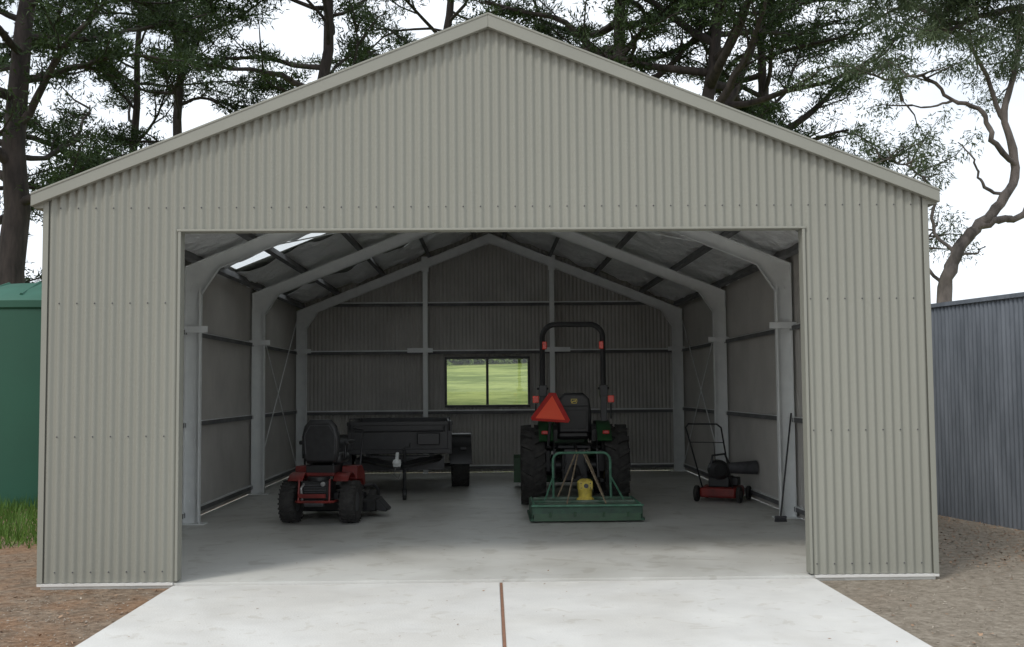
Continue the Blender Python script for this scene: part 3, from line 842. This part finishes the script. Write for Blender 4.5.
def rrect(hw, z0, z1, rc, n=7):
    P = [(-hw, z0)]
    for k in range(n + 1):
        a = math.pi - k * (math.pi / 2) / n
        P.append((-hw + rc + rc * math.cos(a), z1 - rc + rc * math.sin(a)))
    for k in range(n + 1):
        a = math.pi / 2 - k * (math.pi / 2) / n
        P.append((hw - rc + rc * math.cos(a), z1 - rc + rc * math.sin(a)))
    P.append((hw, z0)); return P
mb = MB()
mb.tube([(x, -0.05, z) for x, z in rrect(0.43, 1.55, 2.54, 0.19)], 0.038, 8)
for sx in (-1, 1):
    mb.box((sx * 0.43, -0.05, 1.10), (0.085, 0.085, 1.05))
    mb.box((sx * 0.43, -0.05, 1.60), (0.11, 0.12, 0.16))
    mb.cyl((sx * 0.43 - 0.08, -0.05, 1.63), (sx * 0.43 + 0.08, -0.05, 1.63), 0.018, 8)
    mb.box((sx * 0.40, -0.05, 0.62), (0.12, 0.2, 0.3))
rp = mb.build('roll_bar', ['black'], T, bevel=0.006)
for sx in (-1, 1):
    mb = MB(); mb.box((sx * 0.40, -0.11, 2.24), (0.065, 0.05, 0.11)); mb.build('warning_light', ['lamp'], T, bevel=0.01)
mb = MB()
mb.ext([(-0.25, -0.15), (0.25, -0.15), (0.27, -0.11), (0.045, 0.27), (-0.045, 0.27), (-0.27, -0.11)], 'y', 0.0, 0.008, 0)
mb.ext([(-0.205, -0.115), (0.205, -0.115), (0.0, 0.225)], 'y', -0.005, 0.0, 1)
mb.tube([(0, 0.02, -0.1), (0, 0.02, -0.5)], 0.02, 8, 2)
mb.build('warning_triangle', ['trib', 'tri', 'black'], T, loc=(-0.33, -0.42, 1.32), rot=(math.radians(-20), math.radians(4), math.radians(-6)))
mb = MB()
for sx in (-1, 1):
    mb.tube([(sx * 0.22, -0.15, 0.42), (sx * 0.33, -0.85, 0.40)], 0.028, 8)
    mb.tube([(sx * 0.24, -0.2, 0.82), (sx * 0.29, -0.55, 0.80), (sx * 0.30, -0.58, 0.42)], 0.02, 8)
mb.tube([(0, -0.2, 0.85), (0, -1.0, 0.78)], 0.022, 8)
mb.box((0, -0.28, 0.62), (0.30, 0.14, 0.34)); mb.box((0, -0.4, 0.38), (0.08, 0.3, 0.04))
mb.cyl((0, -0.3, 0.55), (0, -1.25, 0.45), 0.045, 12)
mb.build('rear_linkage', ['black'], T, bevel=0.004)
for sx in (-1, 1):
    mb = MB(); mb.tube([(sx * 0.15, -0.36, 0.75), (sx * 0.13, -0.50, 0.62), (sx * 0.18, -0.4, 0.50)], 0.012, 6); mb.build('hydraulic_hose', ['dgrey'], T)
mb = MB()
for sx in (-1, 1):
    mb.tube([(sx * 0.42, 0.9, 0.95), (sx * 0.44, 1.5, 0.95), (sx * 0.44, 2.5, 0.35)], 0.05, 8)
    mb.box((sx * 0.42, 0.9, 0.72), (0.08, 0.14, 0.5))
mb.build('loader_arm', ['green'], T)
mb = MB()
mb.ext([(2.45, 0.10), (3.0, 0.06), (3.0, 0.09), (2.55, 0.14), (2.5, 0.3), (2.6, 0.52), (2.58, 0.55), (2.45, 0.5)], 'x', -0.84, 0.74)
mb.build('loader_bucket', ['green'], T)

# ------------------------------------------------------------ slasher
S = thing('slasher_mower', (1.17, 3.85, FZ), 'worn green three-point slasher mower behind the tractor', 'mower')
mb = MB()
mb.ext([(-0.67, 0.0), (0.67, 0.0), (0.67, 0.9), (0.5, 1.12), (-0.5, 1.12), (-0.67, 0.9)], 'z', 0.195, 0.21, 2)
mb.box((0, 0.006, 0.15), (1.34, 0.012, 0.11), rot=(math.radians(-8), 0, 0))
mb.box((0, -0.02, 0.208), (1.37, 0.04, 0.022), mat=1)
for sx in (-1, 1):
    mb.box((sx * 0.67, 0.5, 0.12), (0.014, 1.0, 0.18))
    mb.box((sx * 0.675, 0.5, 0.035), (0.05, 1.05, 0.03))
    mb.tube([(sx * 0.65, 0.04, 0.22), (sx * 0.65, 0.9, 0.22)], 0.014, 6, 1)
mb.box((0, 0.35, 0.222), (1.26, 0.04, 0.025), mat=2); mb.box((0, 0.75, 0.222), (1.26, 0.04, 0.025), mat=2)
mb.build('mower_deck', ['pgreen', 'edge', 'dusty'], S, bevel=0.004)
mb = MB()
mb.box((0, -0.006, 0.065), (1.31, 0.01, 0.09), rot=(math.radians(-6), 0, 0))
for xx in (-0.45, -0.15, 0.2, 0.5): mb.box((xx, -0.018, 0.10), (0.03, 0.01, 0.06), mat=0)
mb.build('rear_flap', ['green'], S)
mb = MB()
P = [(x, z) for x, z in rrect(0.37, 0.23, 0.80, 0.10, 5)]
mb.tube([(x, 0.72 + 0.12 * (z - 0.27), z) for x, z in P], 0.016, 8)
mb.tube([(0.37, 0.75, 0.5), (0.50, 0.4, 0.22)], 0.012, 6); mb.tube([(-0.37, 0.75, 0.5), (-0.50, 0.4, 0.22)], 0.012, 6)
mb.build('guard_hoop', ['edge'], S)
mb = MB()
for sx in (-1, 1):
    mb.tube([(sx * 0.24, 0.10, 0.22), (sx * 0.03, 0.92, 0.80)], 0.010, 6)
    mb.tube([(sx * 0.30, 0.95, 0.22), (sx * 0.05, 0.92, 0.82)], 0.012, 6)
mb.build('mast_strap', ['cream'], S)
mb = MB()
mb.lathe([(0.21, 0.11), (0.24, 0.11), (0.26, 0.085), (0.34, 0.09), (0.37, 0.10), (0.45, 0.10), (0.48, 0.07), (0.49, 0.03)], (0.02, 0.5, 0), 'z', 16)
mb.box((0.02, 0.5, 0.41), (0.17, 0.19, 0.10)); mb.cyl((0.02, 0.36, 0.41), (0.02, 0.75, 0.41), 0.045, 12)
mb.cyl((0.02, 0.345, 0.41), (0.02, 0.36, 0.41), 0.03, 10, 1)
for k in range(4):
    mb.cyl((0.02 + (0.06 if k % 2 else -0.06), 0.39, 0.38 + 0.06 * (k // 2)), (0.02 + (0.06 if k % 2 else -0.06), 0.42, 0.38 + 0.06 * (k // 2)), 0.008, 6, 1)
mb.build('gearbox', ['yellow', 'dgrey'], S, bevel=0.004)

# ------------------------------------------------------------ ride-on mower
R_ = thing('ride_on_mower', (-2.10, 4.1, FZ), 'red ride-on lawn mower with black high-backed seat on concrete', 'lawn mower', rot=math.radians(-7))
for sx in (-1, 1):
    wheel(R_, (sx * 0.375, 0, 0.262), 0.25, 0.20, 0.12, 'dgrey', 26, 0.010)
    wheel(R_, (sx * 0.36, 1.28, 0.15), 0.145, 0.12, 0.07, 'dgrey', 0)
mb = MB()
for sx in (-1, 1):
    mb.box((sx * 0.22, 0.55, 0.34), (0.06, 1.35, 0.08))
    mb.tube([(sx * 0.22, 1.2, 0.34), (sx * 0.36, 1.28, 0.36), (sx * 0.42, 1.28, 0.3), (sx * 0.43, 1.28, 0.15)], 0.022, 8)
mb.box((0, 0.2, 0.34), (0.44, 0.06, 0.08)); mb.box((0, 1.2, 0.34), (0.5, 0.06, 0.08))
mb.box((0, 0.85, 0.40), (0.5, 0.5, 0.03))
mb.cyl((-0.3, 0, 0.262), (0.3, 0, 0.262), 0.03, 10)
mb.build('frame', ['black'], R_, bevel=0.006)
mb = MB()
mb.box((0, -0.10, 0.42), (0.34, 0.34, 0.22)); mb.cyl((0, -0.1, 0.53), (0, -0.1, 0.58), 0.14, 20)
for k in range(6): mb.box((0, -0.275, 0.335 + k * 0.03), (0.28, 0.012, 0.012), mat=1)
mb.cyl((-0.12, -0.30, 0.27), (0.12, -0.30, 0.27), 0.04, 14, 1)
mb.cyl((0.10, -0.26, 0.50), (0.10, -0.30, 0.50), 0.03, 12, 2); mb.tube([(-0.14, -0.26, 0.5), (-0.16, -0.32, 0.45), (-0.15, -0.3, 0.3)], 0.014, 8, 2)
mb.build('engine', ['black', 'dgrey', 'steel'], R_, bevel=0.008)
mb = MB()
mb.tube([(-0.23, 0.1, 0.28), (-0.23, -0.30, 0.29), (-0.19, -0.34, 0.29), (0.19, -0.34, 0.29), (0.23, -0.30, 0.29), (0.23, 0.1, 0.28)], 0.016, 8)
mb.box((-0.02, -0.335, 0.36), (0.34, 0.012, 0.05))
for sx in (-1, 1): mb.tube([(sx * 0.19, -0.33, 0.29), (sx * 0.19, -0.30, 0.56)], 0.013, 8)
mb.build('rear_bumper', ['red'], R_, bevel=0.004)
for sx in (-1, 1):
    mb = MB()
    o_ = []; i_ = []
    for k in range(9):
        a = math.radians(45 + k * 11)
        o_.append((0.04 + 0.30 * math.cos(a), 0.29 + 0.33 * math.sin(a)))
        i_.append((0.04 + 0.285 * math.cos(a), 0.29 + 0.313 * math.sin(a)))
    a, b_ = (0.19, 0.38) if sx > 0 else (-0.38, -0.19)
    mb.ext(o_ + i_[::-1], 'x', a, b_)
    mb.ext([(0.20, 0.52), (0.24, 0.68), (0.46, 0.68), (0.62, 0.58), (0.66, 0.42), (0.58, 0.42), (0.50, 0.50)], 'x', (0.20 if sx > 0 else -0.40), (0.40 if sx > 0 else -0.20))
    mb.build('fender', ['red'], R_, bevel=0.008)
mb = MB(); mb.box((0, -0.02, 0.60), (0.36, 0.06, 0.05)); mb.box((0, 0.15, 0.66), (0.36, 0.40, 0.10), mat=1)
for sx in (-1, 1): mb.tube([(sx * 0.12, 0.0, 0.6), (sx * 0.14, 0.06, 0.76)], 0.016, 8, 1)
mb.build('seat_mount', ['red', 'black'], R_, bevel=0.01)
mb = MB()
mb.box((0, 0.30, 0.78), (0.46, 0.44, 0.13)); mb.build('seat', ['seat'], R_, bevel=0.04)
mb = MB()
mb.ext([(-0.19, 0.74), (0.19, 0.74), (0.235, 0.92), (0.235, 1.06), (0.20, 1.19), (0.13, 1.27), (-0.13, 1.27), (-0.20, 1.19), (-0.235, 1.06), (-0.235, 0.92)], 'y', 0.0, 0.11)
b1 = mb.build('seat_back', ['seat'], R_, bevel=0.035, rot=(math.radians(4), 0, 0))
mb = MB(); mb.tube([(-0.18, -0.004, 0.85), (-0.19, -0.006, 1.08), (-0.12, -0.006, 1.20), (0.12, -0.006, 1.20), (0.19, -0.006, 1.08), (0.18, -0.004, 0.85)], 0.005, 6)
mb.build('seat_piping', ['dgrey'], b1)
for sx in (-1, 1):
    mb = MB(); mb.box((sx * 0.29, 0.26, 0.98), (0.06, 0.32, 0.05)); mb.box((sx * 0.27, 0.14, 0.88), (0.03, 0.05, 0.2)); mb.build('armrest', ['seat'], R_, bevel=0.015)
    mb = MB(); mb.tube([(sx * 0.36, 0.5, 0.62), (sx * 0.38, 0.56, 0.95), (sx * 0.37, 0.62, 1.12), (sx * 0.24, 0.64, 1.14)], 0.013, 8); mb.build('control_lever', ['black'], R_)
mb = MB()
mb.ext([(-0.56, 0.50), (-0.48, 0.42), (0.48, 0.42), (0.56, 0.50), (0.56, 0.95), (0.40, 1.12), (-0.40, 1.12), (-0.56, 0.95)], 'z', 0.09, 0.24)
mb.cyl((-0.3, 0.75, 0.24), (-0.3, 0.75, 0.31), 0.09, 16); mb.cyl((0.3, 0.75, 0.24), (0.3, 0.75, 0.31), 0.09, 16)
mb.build('mower_deck', ['black'], R_, bevel=0.02)
mb = MB(); mb.ext([(0.54, 0.22), (0.59, 0.22), (0.70, 0.10), (0.68, 0.07), (0.54, 0.09)], 'y', 0.60, 0.85); mb.build('discharge_chute', ['black'], R_, bevel=0.01)

# ------------------------------------------------------------ trailer (drawbar toward -y)
TR = thing('box_trailer', (-1.50, 9.0, FZ), 'black steel box trailer with drawbar resting on jockey wheel', 'trailer', rot=math.radians(3))
mb = MB()
for (cx, cy, sx_, sy_) in ((0, -1.2, 1.6, 0.03), (0, 1.2, 1.6, 0.03), (-0.785, 0, 0.03, 2.37), (0.785, 0, 0.03, 2.37)):
    mb.box((cx, cy, 0.85), (sx_, sy_, 0.46))
mb.box((0, 0, 0.63), (1.54, 2.37, 0.03))
for sx in (-1, 1):
    mb.box((sx * 0.785, 0, 1.10), (0.06, 2.5, 0.05))
    mb.box((sx * 0.785, -1.215, 0.85), (0.07, 0.07, 0.48))
    for yy in (-0.6, 0.0, 0.6): mb.box((sx * 0.81, yy, 0.85), (0.03, 0.05, 0.44))
for yy in (-1.22, 1.22): mb.box((0, yy, 1.10), (1.66, 0.07, 0.06))
mb.box((0, -1.24, 0.66), (1.6, 0.05, 0.07))
mb.tube([(-0.7, -1.27, 1.06), (-0.7, -1.30, 0.98), (0.7, -1.30, 0.98), (0.7, -1.27, 1.06)], 0.014, 6)
for sx in (-1, 1): mb.tube([(sx * 0.78, -1.3, 0.98), (sx * 0.78, -1.3, 1.18), (sx * 0.62, -1.3, 1.18)], 0.014, 6)
mb.build('trailer_body', ['black'], TR, bevel=0.005)
mb = MB()
for sx in (-1, 1): mb.tube([(sx * 0.62, -0.9, 0.55), (sx * 0.62, -1.2, 0.55), (0.03 * sx, -2.45, 0.52)], 0.055, 4)
for sx in (-1, 1): mb.box((sx * 0.5, 0, 0.54), (0.08, 2.3, 0.14))
mb.cyl((-0.85, 0, 0.36), (0.85, 0, 0.36), 0.03, 10)
for sx in (-1, 1): mb.box((sx * 0.62, 0, 0.44), (0.06, 0.9, 0.04))
mb.box((0, -2.45, 0.53), (0.10, 0.3, 0.08))
mb.box((0, -1.75, 0.58), (0.6, 0.06, 0.06)); mb.box((0, -1.45, 0.60), (0.9, 0.3, 0.02)); mb.box((0, -1.1, 0.46), (1.4, 0.08, 0.20))
mb.build('drawbar', ['black'], TR)
mb = MB(); mb.box((0, -2.62, 0.57), (0.11, 0.22, 0.09)); mb.lathe([(-0.06, 0.02), (0, 0.07), (0.06, 0.02)], (0, -2.70, 0.58), 'z', 14); mb.box((0, -2.52, 0.66), (0.05, 0.18, 0.04), rot=(0.5, 0, 0)); mb.build('tow_coupling', ['galv'], TR, bevel=0.01)
mb = MB()
mb.cyl((0.10, -2.3, 0.12), (0.10, -2.3, 0.75), 0.028, 10); mb.tube([(0.10, -2.3, 0.75), (0.10, -2.3, 0.78), (0.18, -2.3, 0.78), (0.18, -2.3, 0.84)], 0.01, 6)
tyre(mb, (0.10, -2.3, 0.095), 0.09, 0.06, 0.045, n=20)
mb.build('jockey_wheel', ['black'], TR)
for sx in (-1, 1):
    wheel(TR, (sx * 0.98, -0.05, 0.38), 0.375, 0.30, 0.19, 'dgrey', 26, 0.010)
    mb = MB()
    o_ = []; i_ = []
    for k in range(13):
        a = math.radians(0 + k * 15)
        o_.append((-0.05 + 0.49 * math.cos(a), 0.40 + 0.49 * math.sin(a)))
        i_.append((-0.05 + 0.475 * math.cos(a), 0.40 + 0.475 * math.sin(a)))
    a, b_ = (0.80, 1.16) if sx > 0 else (-1.16, -0.80)
    mb.ext(o_ + i_[::-1], 'x', a, b_)
    mb.build('mudguard', ['black'], TR, bevel=0.004)
    mb = MB(); mb.box((sx * 1.02, -0.52, 0.66), (0.09, 0.03, 0.045)); mb.build('marker_lamp', ['dgrey'], TR, bevel=0.006)
mb = MB(); mb.box((0.45, -1.33, 0.86), (0.35, 0.12, 0.18)); mb.build('toolbox', ['black'], TR, bevel=0.01)
mb = MB(); mb.tube([(0, -2.5, 0.56), (-0.05, -2.5, 0.40), (0.02, -2.45, 0.32), (0.06, -2.4, 0.45)], 0.009, 6); mb.build('safety_chain', ['steel'], TR)

# ------------------------------------------------------------ push mower
P_ = thing('push_mower', (3.32, 6.2, FZ), 'small red push lawn mower with black folding handle', 'lawn mower', rot=math.radians(-28))
mb = MB()
mb.ext([(-0.26, -0.24), (0.26, -0.24), (0.30, 0.1), (0.24, 0.32), (0.10, 0.42), (-0.10, 0.42), (-0.24, 0.32), (-0.30, 0.1)], 'z', 0.06, 0.21)
mb.build('mower_deck', ['red'], P_, bevel=0.03)
mb = MB(); mb.cyl((0, 0.08, 0.20), (0, 0.08, 0.36), 0.15, 20); mb.cyl((0, 0.08, 0.36), (0, 0.08, 0.40), 0.11, 20); mb.box((0.0, -0.08, 0.28), (0.30, 0.16, 0.14)); mb.box((0.17, 0.1, 0.28), (0.12, 0.16, 0.12))
mb.build('engine', ['black'], P_, bevel=0.012)
for sx in (-1, 1):
    for yy, rr_ in ((-0.2, 0.115), (0.30, 0.10)):
        wheel(P_, (sx * 0.31, yy, rr_), rr_, 0.055, 0.055, 'dgrey')
mb = MB()
mb.tube([(-0.22, -0.22, 0.2), (-0.23, -0.55, 0.65), (-0.25, -0.85, 1.08), (-0.2, -0.89, 1.13), (0.2, -0.89, 1.13), (0.25, -0.85, 1.08), (0.23, -0.55, 0.65), (0.22, -0.22, 0.2)], 0.012, 8)
mb.tube([(-0.24, -0.70, 0.87), (0.24, -0.70, 0.87)], 0.007, 6)
mb.tube([(0.1, -0.70, 0.87), (0.0, -0.3, 0.6), (0.05, 0.0, 0.36)], 0.006, 6)
mb.build('handle', ['black'], P_)
B_ = thing('leaf_blower', (3.34, 6.05, 0.50), 'dark grey leaf blower resting across the push mower', 'leaf blower', rot=math.radians(4))
mb = MB(); mb.lathe([(-0.02, 0.05), (0.05, 0.075), (0.2, 0.085), (0.44, 0.10), (0.46, 0.10), (0.46, 0.085)], (0, 0, 0), 'x', 20); mb.build('blower_tube', ['dgrey'], B_)
mb = MB(); mb.lathe([(-0.11, 0.09), (-0.07, 0.14), (0.07, 0.14), (0.11, 0.09)], (-0.10, 0, -0.02), 'y', 20); mb.build('fan_housing', ['black'], B_)
mb = MB(); mb.tube([(-0.2, 0, 0.06), (-0.18, 0, 0.18), (0.0, 0, 0.2), (0.06, 0, 0.06)], 0.018, 8); mb.build('handle', ['black'], B_)

# ------------------------------------------------------------ broom
Bm = thing('broom', (3.50, 3.72, FZ), 'broom with long handle leaning on the steel column', 'broom')
mb = MB(); mb.tube([(0, 0, 0.06), (0.25, 0.33, 1.30)], 0.011, 8); mb.build('handle', ['black'], Bm)
mb = MB(); mb.box((0, 0, 0.055), (0.14, 0.05, 0.03)); mb.build('head', ['dgrey'], Bm, bevel=0.006)
mb = MB()
for k in range(12):
    for j in range(3):
        x = -0.062 + k * 0.0113
        mb.tube([(x, -0.015 + j * 0.015, 0.042), (x * 1.1, -0.022 + j * 0.022, 0.0)], 0.004, 4)
mb.build('bristles', ['dgrey'], Bm)

# ------------------------------------------------------------ light
w = bpy.data.worlds.new('World'); scene.world = w; w.use_nodes = True
nt = w.node_tree; bg = nt.nodes['Background']; bg.inputs['Strength'].default_value = 0.14
sky = nt.nodes.new('ShaderNodeTexSky'); sky.sky_type = 'NISHITA'; sky.sun_disc = False
EL, AZ = 50, 222
sky.sun_elevation = math.radians(EL); sky.sun_rotation = math.radians(AZ)
sky.dust_density = 3
tc = nt.nodes.new('ShaderNodeTexCoord')
n = nt.nodes.new('ShaderNodeTexNoise'); n.inputs['Scale'].default_value = 2.2; n.inputs['Detail'].default_value = 8
mp = nt.nodes.new('ShaderNodeMapping'); mp.inputs['Scale'].default_value = (1, 1, 2.5)
nt.links.new(tc.outputs['Generated'], mp.inputs['Vector']); nt.links.new(mp.outputs[0], n.inputs['Vector'])
r = nt.nodes.new('ShaderNodeValToRGB')
r.color_ramp.elements[0].position = 0.35; r.color_ramp.elements[0].color = (0.70, 0.70, 0.70, 1)
r.color_ramp.elements[1].position = 0.6; r.color_ramp.elements[1].color = (1, 1, 1, 1)
nt.links.new(n.outputs['Fac'], r.inputs['Fac'])
mx = nt.nodes.new('ShaderNodeMix'); mx.data_type = 'RGBA'
nt.links.new(r.outputs[0], mx.inputs[0]); nt.links.new(sky.outputs[0], mx.inputs[6])
mx.inputs[7].default_value = (8.3, 8.8, 9.4, 1)
nt.links.new(mx.outputs[2], bg.inputs['Color'])
sl = bpy.data.lights.new('sun', 'SUN'); sl.energy = 1.5; sl.angle = math.radians(12); sl.color = (1, 0.95, 0.88)
so = bpy.data.objects.new('sun', sl); COL.objects.link(so)
az = math.radians(AZ); el = math.radians(EL)
dirv = Vector((math.sin(az) * math.cos(el), math.cos(az) * math.cos(el), math.sin(el)))
so.rotation_euler = dirv.to_track_quat('Z', 'Y').to_euler()

# ------------------------------------------------------------ camera
cam = bpy.data.cameras.new('camera'); co = bpy.data.objects.new('camera', cam); COL.objects.link(co)
scene.camera = co
cam.sensor_width = 36; cam.lens = 1080 / 1024 * 36; cam.clip_end = 3000
yaw = math.radians(1.17); pit = math.radians(3.47); rol = math.radians(0.47)
F = Vector((math.sin(yaw) * math.cos(pit), math.cos(yaw) * math.cos(pit), math.sin(pit)))
Rr = F.cross(Vector((0, 0, 1))).normalized(); U_ = Rr.cross(F)
R2 = Rr * math.cos(rol) - U_ * math.sin(rol); U2 = U_ * math.cos(rol) + Rr * math.sin(rol)
mw = Matrix((R2, U2, -F)).transposed().to_4x4(); mw.translation = Vector((0, -9.4, 1.65))
co.matrix_world = mw
